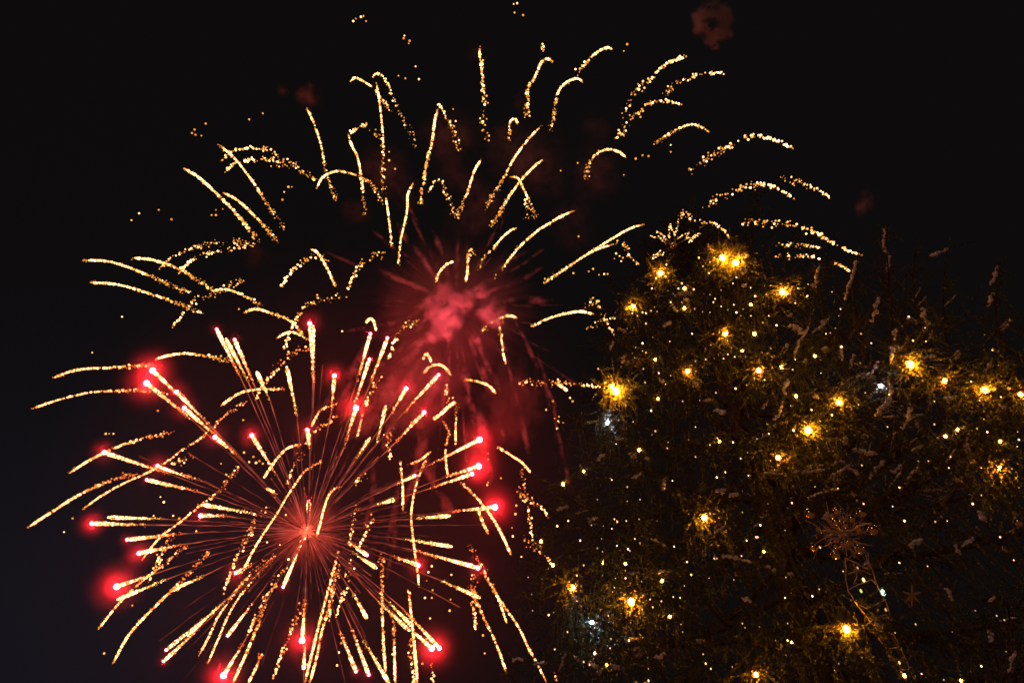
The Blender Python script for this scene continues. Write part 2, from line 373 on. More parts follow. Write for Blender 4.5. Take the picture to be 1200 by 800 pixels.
def bough(path, density=1.0, snow=.35, spread=1.0):
    """One bough: limb, side branchlets, hanging needle shoots, and the snow lying on it (its sub-part)."""
    C, L = curve(path, 26); mb = MB(); sb = []
    tube(mb, C, np.interp(np.linspace(0, 1, 26), [0, 1], [.010 + .009 * L, .003]), 5, mi=1)
    tan = np.gradient(C, axis=0); tan /= np.linalg.norm(tan, axis=1)[:, None]
    P0s, Ds, Ls, S0, S1 = [], [], [], [], []
    nb = int((8 + 9 * L) * density)
    for j in range(nb):
        u = rng.uniform(.16, .985); i = u * 25; k = int(i); p = C[k] + (C[min(25, k+1)] - C[k]) * (i - k); d = tan[k]
        lat = np.cross(d, [0, 0, 1.0]); lat /= np.linalg.norm(lat) + 1e-9; sgn = 1 if j % 2 else -1
        bl = spread * min(.9, (.13 + .30 * L * (1 - u) * .62)) * rng.uniform(.6, 1.15)
        bd = d * rng.uniform(.55, .95) + lat * sgn * rng.uniform(.5, .95) + np.array([0, 0, rng.uniform(-.35, .12)]); bd /= np.linalg.norm(bd)
        nseg = max(1, int(round(bl / .16))); q = p.copy(); dd = bd.copy(); pts = [q.copy()]
        for s in range(nseg):
            l = bl / nseg; q2 = q + dd * l
            P0s.append(q.copy()); Ds.append(dd.copy()); Ls.append(l); S0.append(q.copy()); S1.append(q2.copy())
            for side in (-1, 1):
                if rng.random() < .85:
                    lt = np.cross(dd, [0, 0, 1.0]); lt /= np.linalg.norm(lt) + 1e-9
                    sd = dd * .8 + lt * side * .75 + np.array([0, 0, rng.uniform(-.55, .1)]); sd /= np.linalg.norm(sd)
                    P0s.append(q + dd * l * rng.uniform(0, 1)); Ds.append(sd); Ls.append(rng.uniform(.06, .15) * (1 - .3 * s / nseg))
            if rng.random() < .4:                                   # pendulous shoots
                sd = np.array([rng.normal(0, .18), rng.normal(0, .18), -1]); sd /= np.linalg.norm(sd)
                P0s.append(q2.copy()); Ds.append(sd); Ls.append(rng.uniform(.10, .26))
            q = q2; pts.append(q.copy()); dd = dd + np.array([rng.normal(0, .1), rng.normal(0, .1), -.10]); dd /= np.linalg.norm(dd)
        if rng.random() < snow and bl > .12:
            m = len(pts); a = rng.integers(0, max(1, m - 1)); seg = np.array(pts[a:a+3]) + np.array([0, 0, .012])
            if len(seg) > 1: sb.append(MB()); snow_lump(sb[-1], seg, rng.choice([.006, .009, .013, .021]) * rng.uniform(.8, 1.25))
    P0s.append(C[-4]); Ds.append(tan[-2]); Ls.append(np.linalg.norm(C[-1] - C[-4]) + .1)
    needles(mb, np.array(P0s), np.array(Ds), np.array(Ls)); sticks(mb, np.array(S0), np.array(S1), .0035, .0018)
    b = mb.build('bough', [M_NEEDLE, M_BARK], tree)
    for q in sb: q.build('snow_clump', M_SNOW, b, smooth=True)

az = rng.uniform(0, 6.28); NB = 84
for i in range(NB):
    s = .45 + 11.6 * ((i + .5) / NB) ** .85; h = TIP_H - s; az += 2.39996 + rng.normal(0, .18)
    dx, dy = math.cos(az), math.sin(az); r = float(crown_r(h, dx, dy)) * rng.uniform(.86, 1.06)
    rise = np.interp(s, [0, 2, 6, 12], [.55, .30, .05, -.12]) * r
    path = [(AX[0], AX[1], h - rise * .4)]
    for u in (.3, .6, .85, 1.0):
        z = rise * (u - .4) - .13 * r * math.sin(u * math.pi) * np.interp(s, [0, 4, 12], [0, .6, 1]) + (.06 * r if u == 1 else 0)
        path.append((AX[0] + dx * r * u + rng.normal(0, .04), AX[1] + dy * r * u + rng.normal(0, .04), h + z))
    bough(path, 1.0 if s > 1.5 else 1.4, np.interp(s, [0, 3, 8], [.03, .06, .09]))
# long snowy boughs whose tips turn up on the near right side
UPT = [([(1075, 470), (1050, 420), (1043, 350), (1038, 268)], 6.6), ([(1030, 470), (1012, 410), (1000, 350), (1004, 300)], 6.8),
       ([(1160, 480), (1115, 420), (1105, 350), (1110, 288)], 6.2), ([(1230, 450), (1180, 410), (1166, 360), (1172, 308)], 5.9),
       ([(1005, 460), (975, 410), (962, 350), (966, 300)], 7.2), ([(1130, 460), (1085, 400), (1070, 340), (1074, 282)], 6.5)]
for pl, dep in UPT:
    P = [at(x, y, dep + .25 * k) for k, (x, y) in enumerate(reversed(pl))][::-1]
    start = np.array([AX[0], AX[1], P[0][2] - .3]); bough([start, start * .45 + P[0] * .55 - np.array([0, 0, .1])] + P, 1.25, .30, .55)
# single snow ridges that stand out in the photograph
SNOW = [[(1003,305),(1000,320),(993,340),(990,352)], [(1030,350),(1025,365),(1022,377)], [(960,312),(957,325),(955,336)], [(948,383),(938,400),(931,418)], [(972,372),(962,382),(954,388)],
 [(1028,425),(1022,436),(1005,441)], [(1044,452),(1042,464),(1040,472),(1030,481),(1027,488)], [(1066,478),(1063,492),(1057,502)], [(1090,300),(1102,296),(1110,292)], [(1168,312),(1165,325),(1160,333)], [(1165,342),(1160,352),(1159,358)],
 [(1037,268),(1035,285),(1040,298)], [(1042,300),(1040,318)], [(1082,360),(1083,372),(1088,380)], [(985,405),(987,422)], [(1050,385),(1048,398)], [(1046,405),(1044,425)], [(1000,527),(1015,530),(1026,532)], [(1070,527),(1080,522)],
 [(975,545),(985,540),(992,546)], [(985,552),(995,548),(1008,556)], [(940,553),(955,551),(965,550)], [(1020,560),(1028,548),(1036,540)], [(1046,553),(1056,545)], [(905,553),(912,555)], [(930,553),(936,552)], [(1066,640),(1078,632)], [(1158,738),(1163,745),(1160,752)], [(1190,762),(1186,775),(1182,788)],
 [(1160,705),(1164,700)], [(600,773),(612,772)], [(625,778),(640,775)], [(655,785),(662,768),(668,765)], [(672,768),(680,774)], [(690,775),(700,782)], [(700,790),(706,786)], [(715,478),(710,490)], [(728,425),(733,415)], [(716,410),(718,400)], [(770,672),(778,668)], [(767,770),(775,768),(778,764)],
 [(846,651),(858,652),(870,656),(880,658)], [(856,580),(866,578)], [(840,575),(850,574)], [(1128,640),(1140,632)], [(925,672),(930,676)], [(963,606),(976,602)], [(1175,640),(1180,646)], [(1110,690),(1116,700)], [(900,470),(893,478)], [(918,470),(912,486),(905,492)], [(923,445),(918,462)],
 [(838,480),(850,483)], [(825,470),(834,468)], [(700,540),(708,532)], [(742,560),(750,555)], [(690,610),(700,606)], [(655,596),(664,594)], [(1120,560),(1128,566)], [(1095,600),(1104,606)], [(1148,600),(1155,612)], [(870,700),(880,704)], [(1120,640),(1126,650)], [(780,560),(776,572)]]
for k in range(98 - len(SNOW)):                                     # little snow caps on the twigs round the lamps
    x, y, c = BULBS[rng.integers(0, 46)]; a_ = rng.uniform(0, 6.28); d_ = rng.uniform(9, 36); x, y = x + d_ * math.cos(a_), y + d_ * math.sin(a_); b_ = rng.uniform(-.9, .9); l_ = rng.uniform(4, 12)
    SNOW.append([(x, y), (x + l_ * math.cos(b_) * .5, y + l_ * math.sin(b_) * .5 + rng.normal(0, 1)), (x + l_ * math.cos(b_), y + l_ * math.sin(b_))])
# the dense inner foliage of the crown
cm = MB(); n = 14000
s = 12.6 * rng.uniform(0, 1, n) ** .62; h = TIP_H - s; a = rng.uniform(0, 2*math.pi, n); dx, dy = np.cos(a), np.sin(a)
rr = crown_r(h, dx, dy); gap = .5 + .5 * np.sin(a * 5 + s * 2.1) * np.sin(s * 3.3 + a * 2)
q = rng.uniform(.35, .84 + .18 * gap, n)
P0 = np.stack([AX[0] + dx * rr * q, AX[1] + dy * rr * q, h], 1)
D = np.stack([dx, dy, rng.uniform(-.9, .5, n)], 1) + rng.normal(0, .35, (n, 3)); hang = rng.random(n) < .35; D[hang] = D[hang] * .35 + np.array([0, 0, -1.0])
D /= np.linalg.norm(D, axis=1)[:, None]
lng = rng.uniform(.10, .30, n) + (hang & (s > 4)) * rng.uniform(0, .28, n)
needles(cm, P0, D, lng, 210, .021, .0052); sticks(cm, P0, P0 + D * lng[:, None] * .9, .0035, .0015)
ldr = np.array([[AX[0], AX[1], TIP_H - .5]]); needles(cm, ldr, np.array([[0, 0, 1.0]]), np.array([.55]), 160)
for pl in SNOW:
    dm = float(np.mean([np.dot(on_tree(x, y, 1.0) - CAM, FWD) for x, y in pl])); P = [at(x, y, dm) for x, y in pl]
    C, L = curve(P, 9); d_ = C[-1] - C[0]; ext = np.vstack([C[:1] - d_ * .25, C, C[-1:] + d_ * .9, C[-1:] + d_ * 1.6 - np.array([0, 0, .05])]) - np.array([0, 0, .008])
    seg = np.diff(ext, axis=0); sl_ = np.linalg.norm(seg, axis=1); needles(cm, ext[:-1], seg / sl_[:, None], sl_, 260, .022, .005); sticks(cm, ext[:-1], ext[1:], .004, .003)
    for q0, q1 in zip(C[::2], C[2::2]):
        sd = rng.normal(0, 1, (2, 3)); sd /= np.linalg.norm(sd, axis=1)[:, None]; needles(cm, np.repeat(q0[None], 2, 0), sd, rng.uniform(.05, .12, 2), 170, .022, .005)
    sm = MB(); snow_lump(sm, [q_ + (CAM - q_) / np.linalg.norm(CAM - q_) * .035 for q_ in P], .0036 * dm * rng.uniform(.5, .9)); sm.build('snow_clump', M_SNOW, tree, smooth=True)
lampx = [(x, y, c) for x, y, c in BULBS] + [(x, y, 0) for x, y in FL]
for x, y, c in lampx:
    p = on_tree(x, y, lampk(x, y, c)); dv = (p - CAM) / np.linalg.norm(p - CAM); k = {3: 60, 2: 40, 1: 16, 4: 24, 0: 4}[c]
    o3 = rng.normal(0, 1, (k, 3)); o3 -= dv * (o3 @ dv)[:, None]; o3 /= np.linalg.norm(o3, axis=1)[:, None]
    q3 = p + o3 * (rng.uniform(.025, .21 if c else .07, k) ** 1.0)[:, None] + dv * rng.uniform(-.02, .16, k)[:, None]
    dn = o3 * .6 + rng.normal(0, .5, (k, 3)) + np.array([0, 0, -.5]); dn /= np.linalg.norm(dn, axis=1)[:, None]
    needles(cm, q3, dn, rng.uniform(.08, .22, k), 260, .023, .0082); sticks(cm, q3, q3 + dn * .06, .004, .002)
    if c >= 2 and y > 480:                                           # long drooping shoots round the lower lamps
        m_ = 22; q4 = p + np.stack([rng.normal(0, .14, m_), rng.normal(0, .14, m_), rng.uniform(-.15, .12, m_)], 1) + dv * rng.uniform(.03, .2, m_)[:, None]
        d4 = np.stack([rng.normal(0, .12, m_), rng.normal(0, .12, m_), -np.ones(m_)], 1); d4 /= np.linalg.norm(d4, axis=1)[:, None]; needles(cm, q4, d4, rng.uniform(.2, .5, m_), 150, .024, .0055)
cm.build('crown', [M_NEEDLE, M_BARK], tree)

# ------------------------------------------------------------------ lamps on the tree
ORD = ['', 'topmost', 'second', 'third', 'fourth', 'fifth', 'sixth', 'seventh', 'eighth', 'ninth', 'tenth', 'eleventh', 'twelfth', 'thirteenth', 'fourteenth', 'fifteenth']
# x, y, size class: 3 wide glow, 2 clear amber, 1 small warm, 4 cold white
def zone(x): return 'left edge' if x < 700 else 'left flank' if x < 790 else 'middle' if x < 900 else 'right flank' if x < 1040 else 'right edge'
cnt = {}
SZ = {3: .028, 2: .0215, 1: .0125, 4: .014}
M_BLOOM = halo_mat('added_bloom', (1, .8, .5), 2.2, 2.8)  # added scattering spheres that imitate lens bloom round the bulbs
DESC = {3: 'large amber bulb with wide yellow glow', 2: 'medium amber bulb', 1: 'small warm bulb', 4: 'cold white bulb'}
for x, y, c in sorted(BULBS, key=lambda b: b[1]):
    p = on_tree(x, y, lampk(x, y, c)); dep = np.dot(p - CAM, FWD); r = SZ[c] * dep / 7.0 * rng.uniform(.75, 1.25)
    k = (c, zone(x)); cnt[k] = cnt.get(k, 0) + 1
    t = empty('bulb', p); m = {3: M_AMBER, 2: M_AMBER, 1: M_WARM, 4: M_COLD}[c]
    lab = f"{DESC[c]} on the tree's {zone(x)}, {ORD[cnt[k]]}" + (' of its kind' if cnt[k] == 1 else ' from the top')
    tag(t, lab, 'light bulb', {4: 'cold white bulbs on the tree', 1: 'small warm bulbs on the tree'}.get(c, 'amber bulbs on the tree'))
    b = MB(); T = SPH_V * np.array([1, 1, 1.2]); b.add(p + T * r, SPH_F); b.build('glass', m, t, smooth=True)
    b = MB(); q = p + np.array([0, 0, r * 1.15]); tube(b, [q, q + np.array([0, 0, r * 1.1]), q + np.array([0, 0, r * 2.2])], [r * .62, r * .62, r * .4], 8); b.build('socket', M_SOCKET, t, smooth=True)
    halo('added_bloom', M_BLOOM, t, {3: .22, 2: .17, 1: .10, 4: .14}[c] * dep / 7)

# strings run across the tree one below the other, each falling a little to one side
key = lambda b: b[1] - .12 * (b[0] - 900)
FL.sort(key=key); NS = 14; per = math.ceil(len(FL) / NS)
ORD2 = ['topmost', 'second', 'third', 'fourth', 'fifth', 'sixth', 'seventh', 'eighth', 'ninth', 'tenth', 'eleventh', 'twelfth', 'thirteenth', 'lowest']
for k in range(NS):
    L = sorted(FL[k*per:(k+1)*per])
    if not L: continue
    P = [on_tree(x, y, lampk(x, y, 0)) for x, y in L]
    t = empty('fairy_light_string', P[0])
    tag(t, f"string of tiny warm white fairy lights across the tree, {ORD2[k]}" + (' of all' if k in (0, 13) else ' from the tip'), 'fairy lights', 'fairy light strings on the tree')
    w = MB(); pts = []
    for i, p in enumerate(P):
        q = p + np.array([0, 0, .016]); pts.append(q)
        if i + 1 < len(P):
            mid = (p + P[i+1]) / 2; inward = np.array([AX[0] - mid[0], AX[1] - mid[1], 0]); inward /= np.linalg.norm(inward)
            pts.append(mid + inward * (.05 + .08 * np.linalg.norm(P[i+1] - p)) - np.array([0, 0, .03]))
    C, _ = curve(pts, len(pts) * 6); tube(w, C, .0022, 4); w.build('cable', M_WIRE, t)
    for p in P:
        dep = np.dot(p - CAM, FWD); r = dep * .00112 * rng.uniform(.5, 1.25); b = MB(); b.add(p + ICO_V * np.array([1, 1, 1.3]) * r, ICO_F, np.array([3.6, rng.uniform(1.5, 2.3), rng.uniform(.4, 1.4)]) * rng.choice([.15, .25, .4, .7, 1.1, 2.0])); b.build('bulb', M_FAIRYG, t, glow=True)

# ------------------------------------------------------------------ ornaments
# star at the tip: loops of tiny golden lights set like rays
c0 = on_tree(789, 288, 1.0); dep = float(np.dot(c0 - CAM, FWD))
top = empty('star_topper', at(789, 288, dep)); tag(top, 'starburst tree topper of short golden light rays at the tip', 'tree topper')
b = MB(); b.add(at(789, 288, dep) + SPH_V * .05, SPH_F); b.build('hub', M_GOLD, top, smooth=True)
RAYS = [[(784,278),(785,263),(787,268),(791,275)], [(791,275),(794,266),(795,257)], [(768,278),(762,277)], [(772,278),(781,286)], [(774,272),(780,280)], [(793,279),(802,275),(807,273),(803,281)], [(803,281),(812,277),(821,273),(814,278),(807,284)], [(778,297),(770,300),(762,303)], [(775,294),(765,300)], [(770,270),(771,272)]]
for pl in RAYS:
    rb = MB(); pts = [at(x, y, dep - .05 + .06 * rng.random()) for x, y in pl]; C, l = curve(pts, 24); m = max(4, int(l / .013)); Bp, _ = curve(pts, m)
    balls(rb, Bp + rng.normal(0, .006, Bp.shape), rng.uniform(.004, .012, m), np.array([4.0, 2.0, .55]) * rng.uniform(0, 1.25, (m, 1)) ** 1.8)
    lr = rb.build('light_ray', M_SPARK, top, glow=True)
    sb = MB(); tube(sb, np.array([at(789, 288, dep), pts[0]]), .002, 4); sb.build('stem', M_TWIG, lr)

# spray of gold baubles and glitter twigs
c0 = on_tree(990, 622, 1.10); dep = float(np.dot(c0 - CAM, FWD)); px = dep / F
spray = empty('bauble_spray', at(990, 622, dep)); tag(spray, 'spray of shiny gold baubles and rose gold glitter twigs on the spruce', 'ornament')
for x, y, r in [(949,602,6),(981,599,4.5),(1009,601,5.5),(979,612,5),(998,608,4.5),(1023,621,6),(990,615,4),(1006,620,4),(1007,644,6),(979,650,5.5),(997,634,4),(979,633,3.6),(979,640,3),(952,642,3.2),(988,626,3.4),(962,622,2.6)]:
    p = at(x, y, dep - .05 + .12 * rng.random()); bb = MB(); bb.add(p + SPH3_V * r * px, SPH3_F); o = bb.build('bauble', M_GOLD, spray, smooth=True)
    hb = MB(); q = p + np.array([0, 0, r * px * .98]); tube(hb, [q, q + np.array([0, 0, r * px * .3])], r * px * .22, 8); hb.build('cap', M_TWIG, o)
tw = MB(); cc = at(990, 626, dep + .03)
for i in range(46):
    d = rng.normal(size=3); d /= np.linalg.norm(d); L = rng.uniform(14, 40) * px; e = cc + d * L * np.array([1.15, .8, .8]); m_ = (cc + e) / 2 + rng.normal(0, .02, 3)
    C, _ = curve([cc, m_, e], 7); tube(tw, C, [.0026] * 5 + [.002, .001], 4)
    for j in range(4):
        s0 = C[rng.integers(3, 7)]; s1 = s0 + (d + rng.normal(0, .9, 3)) * rng.uniform(3, 7) * px; tube(tw, [s0, s1], [.0032, .0012], 4)
tw.build('twig', M_TWIG, spray)

# hanging beaded wire ornament below it
dep2 = dep - .02; wo = empty('wire_ornament', at(1015, 690, dep2)); tag(wo, 'hanging openwork ornament of twisted wire with painted-glint crystals below the baubles', 'ornament')
def wire(name, pls, r, m):
    b = MB()
    for pl in pls:
        C, _ = curve([at(x, y, dep2 + rng.uniform(-.02, .02)) for x, y in pl], 14); tube(b, C + rng.normal(0, .0015, C.shape), r, 5)
    return b.build(name, m, wo, smooth=True)
wire('frame', [[(990,653),(992,672),(993,689),(1005,708),(1020,728)], [(990,653),(1005,660),(1016,666)], [(1014,650),(1023,671),(1030,690),(1038,705),(1045,726)], [(1020,728),(1032,722),(1045,726)]], .0036, M_TWIG)
wire('strand', [[(994,672),(1008,668),(1022,673)], [(995,690),(1008,684),(1020,679),(1026,684)], [(1006,708),(1016,712),(1030,706),(1038,702)], [(1010,716),(1020,724),(1038,720)], [(1000,660),(1004,672),(1000,684)], [(1020,728),(1010,736)]], .0026, M_TWIG)
wire('tail', [[(1029,746),(1040,762),(1052,778),(1062,797)], [(1047,742),(1056,760),(1064,778),(1072,798)], [(1038,760),(1054,758)], [(1046,772),(1060,770)], [(1020,728),(1030,738),(1046,742)], [(1054,784),(1066,784)]], .0034, M_TWIG)
M_CRYSTAL = {}
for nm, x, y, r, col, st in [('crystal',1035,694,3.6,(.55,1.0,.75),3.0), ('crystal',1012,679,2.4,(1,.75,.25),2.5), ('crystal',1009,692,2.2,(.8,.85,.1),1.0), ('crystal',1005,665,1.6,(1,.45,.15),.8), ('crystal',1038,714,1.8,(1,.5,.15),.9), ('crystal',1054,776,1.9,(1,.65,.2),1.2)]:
    b = MB(); b.add(at(x, y, dep2 - .01) + ICO_V * r * px * np.array([.7, .7, 1.25]), ICO_F); b.build(nm, emit_mat('crystal_painted_glint', col, st, False), wo)  # glints of the crystals are put in as emission
bb = MB(); p1 = on_tree(1193, 612, 1.05); d1 = np.dot(p1 - CAM, FWD); bb.add(p1 + SPH3_V * 5 * d1 / F, SPH3_F)
lone = bb.build('bauble', M_GOLD, smooth=True); tag(lone, "lone small gold bauble near the tree's right edge", 'bauble')
hb = MB(); q = p1 + np.array([0, 0, 4.9 * d1 / F]); tube(hb, [q, q + np.array([0, 0, .012])], .008, 8); hb.build('cap', M_TWIG, lone)
# small spruce shoot right of the wire ornament, shaped as a gold star
p1 = on_tree(1069, 697, 1.08); st = MB(); u = d1 = float(np.dot(p1 - CAM, FWD)); pxx = d1 / F
for ang in (90, 20, 160, 268, 315, 225):
    e = p1 + (RIGHT * math.cos(R(ang)) + UP * math.sin(R(ang))) * (13 if ang in (90, 268) else 11) * pxx; tube(st, [p1, (p1 + e) / 2, e], [.004, .0065, .002], 6)
M_LEAFGOLD = surf_mat('dull_gold', (.35, .26, .05), (.48, .36, .08), 20, .5, .3)
tag(st.build('star_shoot', M_LEAFGOLD, smooth=True), 'dull gold star shaped spruce shoot to one side of the wire ornament', 'ornament')

# ------------------------------------------------------------------ fireworks
GOLD_C, RED_C = (470, 400), (360, 622)
CORE = at(*RED_C, 92.0)
def shell_depth(px, py, c, base, Rpx, sign, rend):
    rho = np.hypot(px - c[0], py - c[1]); z = math.sqrt(max(0.0, Rpx**2 - min(rend, Rpx)**2)) * .45
    return base * (1 + sign * z / F * np.clip(rho / max(rend, 40), 0, 1.2))
TAKEN = {}
HOURS = ['twelve', 'one', 'two', 'three', 'four', 'five', 'six', 'seven', 'eight', 'nine', 'ten', 'eleven']
def clock(x, y, c):
    a = (math.degrees(math.atan2(x - c[0], c[1] - y)) % 360) / 15; k = int(round(a)) % 24
    return f"{HOURS[k // 2]} o'clock" if k % 2 == 0 else f"half past {HOURS[k // 2]}"

GOLD = """m 359,126 368,145 376,170 382,200 389,222 394,235
m 257,170 277,188 299,217 313,240 333,267
m 215,197 233,208 255,228 275,248 304,283
m 262,226 280,236 303,258 325,283
d 260,188 275,176 300,174 315,176 325,184 345,192 352,198 370,210
d 263,202 277,191 300,187 320,188 335,193 350,195
m 371,221 378,208 393,201 410,203 422,208 436,216 448,238
m 410,96 416,91 423,94 430,98 438,104 449,118 457,131
d 437,90 442,86 449,90 457,104 463,120 469,133 475,144 484,162 486,176
m 441,97 444,115 447,140 449,165 449,200 449,226
b 452,232 455,250 458,277 459,288
m 408,157 412,170 419,185 423,205 426,235 426,252
d 408,157 414,153 425,147 433,149 440,155 446,163
m 513,128 509,145 506,168 500,190 496,215 493,240
d 510,126 513,123 518,126 525,142 532,155 535,170 537,180
b 484,215 478,228 477,248 473,266 469,285 467,310
d 502,226 507,215 514,210 520,217 524,230 531,246 534,257
m 564,187 556,200 549,222 541,240 536,253
d 562,55 563,65 565,85 566,103 568,124 565,148 572,162
m 648,72 641,69 634,74 627,90 619,103 618,120 617,138
d 636,53 637,58 638,65
m 718,58 711,56 702,60 692,68 685,76 677,86
m 683,97 677,92 665,96 655,106 651,122 649,135 645,152
m 607,145 603,139 598,143 597,152 596,164
m 633,149 622,160 610,175 601,188 591,207 582,222 568,245
m 636,187 625,196 610,212 597,230 587,247 575,266
m 598,207 607,209 613,220 620,236 628,255
d 615,231 618,243 618,257
b 672,247 655,255 638,265 628,272 608,290 596,305 587,317
m 734,185 725,178 712,175 700,180 691,190 686,211
d 806,66 795,69 780,76 768,87 755,99 742,110 738,120 729,136
d 851,87 838,86 823,87 810,90 795,96 785,106 776,113
d 800,122 787,120 772,118 758,123 748,132 737,142 731,152 722,163
m 831,155 822,149 810,146 797,150 785,157 770,166 765,170
d 929,174 915,167 900,162 882,159 868,163 855,171 848,175 827,187 806,202
d 932,233 920,226 905,218 884,217 868,221 852,228 838,232 830,243
d 973,232 960,223 945,217 928,212 914,208
d 855,279 847,269 836,262 822,259 808,255 803,250 797,252 795,262
d 1010,300 987,290 967,279 945,269 930,264 905,261 880,260 866,263
d 962,290 946,288 930,287 912,287
d 962,304 950,301 930,300 912,300
m 996,318 987,312 978,308
d 947,349 937,341 928,334
m 97,305 125,306 150,313 175,323 200,334 222,343
m 106,331 135,333 160,339 190,349 215,358 237,367
m 155,302 180,305 210,315 235,331 248,339
m 248,341 265,339 285,346 306,358
d 186,317 195,306 210,297 225,291 238,287 255,284 280,283 297,285
d 208,321 218,310 230,302 245,297 255,294 270,290 290,288
d 202,384 210,373 220,361 230,350 235,346 243,347 255,343 275,331 285,328
b 286,366 300,362 318,367 335,373 347,382 355,393
b 325,396 333,391 342,389 352,393 364,400
d 332,410 338,393 345,378 350,368 360,357 370,352 385,350 398,347
d 330,336 337,324 350,311 362,303 373,300 386,303
b 364,292 372,296 381,310 388,324 393,335
d 407,341 412,327 420,314 430,305 440,298 451,299
b 532,306 523,310 515,319 510,330
m 546,330 548,315 549,300 551,290
m 605,267 597,271 587,280 577,292 565,305 562,314
b 755,263 740,267 720,278 702,289 680,303 655,320 637,332
m 717,287 703,291 685,300 665,313 640,328
d 749,311 743,305 737,297 728,285 716,280
b 696,368 680,365 660,368 640,374 622,383
d 720,393 714,383 708,372 697,352 687,361
d 722,371 705,376 690,383
m 606,372 595,370 583,374 572,380 565,388
m 593,427 590,415 588,400 586,380 585,368
d 708,454 690,452 665,449 645,448 625,448 608,446
b 665,458 657,452 650,449
w 429,378 434,373 438,377 441,388
d 456,421 460,405 466,390 475,382 487,378 493,373
w 496,421 499,414 503,418 505,424
w 528,439 522,431 513,427 503,430 497,437
b 581,461 573,452 560,447 549,445 544,444
w 533,471 524,478 515,486 509,490
d 525,448 523,460 526,473
m 534,522 534,500 535,472
m 525,558 523,545 522,530 524,515 526,505 519,493
b 505,529 495,537 488,541 481,543
b 472,597 472,570 470,550 469,540
b 491,688 489,667 484,630 482,600 488,566 493,552 499,539
m 452,790 449,745 448,700 448,650
m 463,800 462,755 461,720
b 489,800 486,760 482,720 479,690
d 486,800 482,775 480,748
d 394,723 402,695 409,670 414,655
d 410,640 412,620 413,605 417,592
b 357,800 368,755 377,720 385,690 393,660 397,645
m 363,800 371,770 377,740 383,720 390,690 396,662
d 386,728 388,705 393,682 396,660
b 371,628 376,611 379,598 384,583 390,574 399,570
b 283,672 293,652 303,634 315,616 325,601 336,582 348,564 357,552 366,546 377,540
b 309,560 321,542 333,528 342,523 352,521
m 365,500 371,487 378,479 390,474 396,472
d 358,520 368,507 378,500 387,494 394,487
d 337,566 343,549 348,540 352,529
m 312,572 318,575 325,580
b 258,476 273,465 285,459 303,456 316,456 333,456
d 298,470 303,462 308,450 315,443 325,430 332,425 343,415 350,410 363,406
m 182,421 195,417 215,414 235,416 255,420 270,424
m 62,443 80,436 100,432 125,431 150,429 175,428 188,430
m 37,479 60,471 85,464 110,459 135,458 160,457 178,459 196,460
m 80,555 100,542 125,529 150,519 175,512 203,507
m 32,618 60,600 85,584 110,571 140,560 158,556
m 96,597 120,580 145,566 170,555 195,541 215,526 233,515 250,500 265,485 290,470
d 197,545 212,540 228,533
m 166,656 187,630 213,610 240,588 257,575 280,547
m 115,737 140,706 167,680 187,665 210,646 222,638
m 132,777 153,741 187,705 213,680 230,662 246,645
d 175,680 190,647 203,626
d 261,696 268,678 277,653 293,623 303,603 314,592
m 233,768 245,745 257,720 280,688 300,666 318,652
m 243,778 255,750 268,720 280,700 295,680 310,665 322,650
m 273,800 285,773 295,750 303,730 314,697
d 290,745 300,720 310,700 318,688 330,668
m 291,800 300,782 306,766
d 320,796 325,780 333,758 342,735 350,715 354,707
b 599,650 590,630 578,608 563,588 551,575 540,565
b 572,625 566,612 560,598
m 594,730 588,712 581,695 566,668
m 640,798 630,778 620,760 608,735 593,713 580,693 566,668 552,640
m 594,788 581,753 567,723 558,704 551,686
d 557,740 556,720 555,705 556,690 555,672
b 622,554 612,542 600,534 583,523
d 643,605 635,596 625,588 615,580 605,574
d 625,636 621,612 617,590 613,570 613,549
d 648,662 640,652 628,643 613,630
m 678,705 672,697 663,683
d 420,642 428,625 433,612 437,604
d 427,478 432,465 440,448 449,436
b 419,512 422,498 426,482
d 415,568 421,561 429,554
d 507,800 506,788 506,778
d 652,800 652,788
d 457,540 457,515 458,498
d 548,300 554,297 558,302"""
HOT = np.array([5.2, 2.9, 1.15]); GLD = np.array([1.55, .60, .08]); ORG = np.array([.80, .25, .030]); DIM = np.array([.42, .10, .02])
def heat(h):
    h = np.clip(h, 0, 3)[:, None]
    return np.where(h < 1, DIM + (ORG - DIM) * h, np.where(h < 2, ORG + (GLD - ORG) * (h - 1), GLD + (HOT - GLD) * (h - 2)))
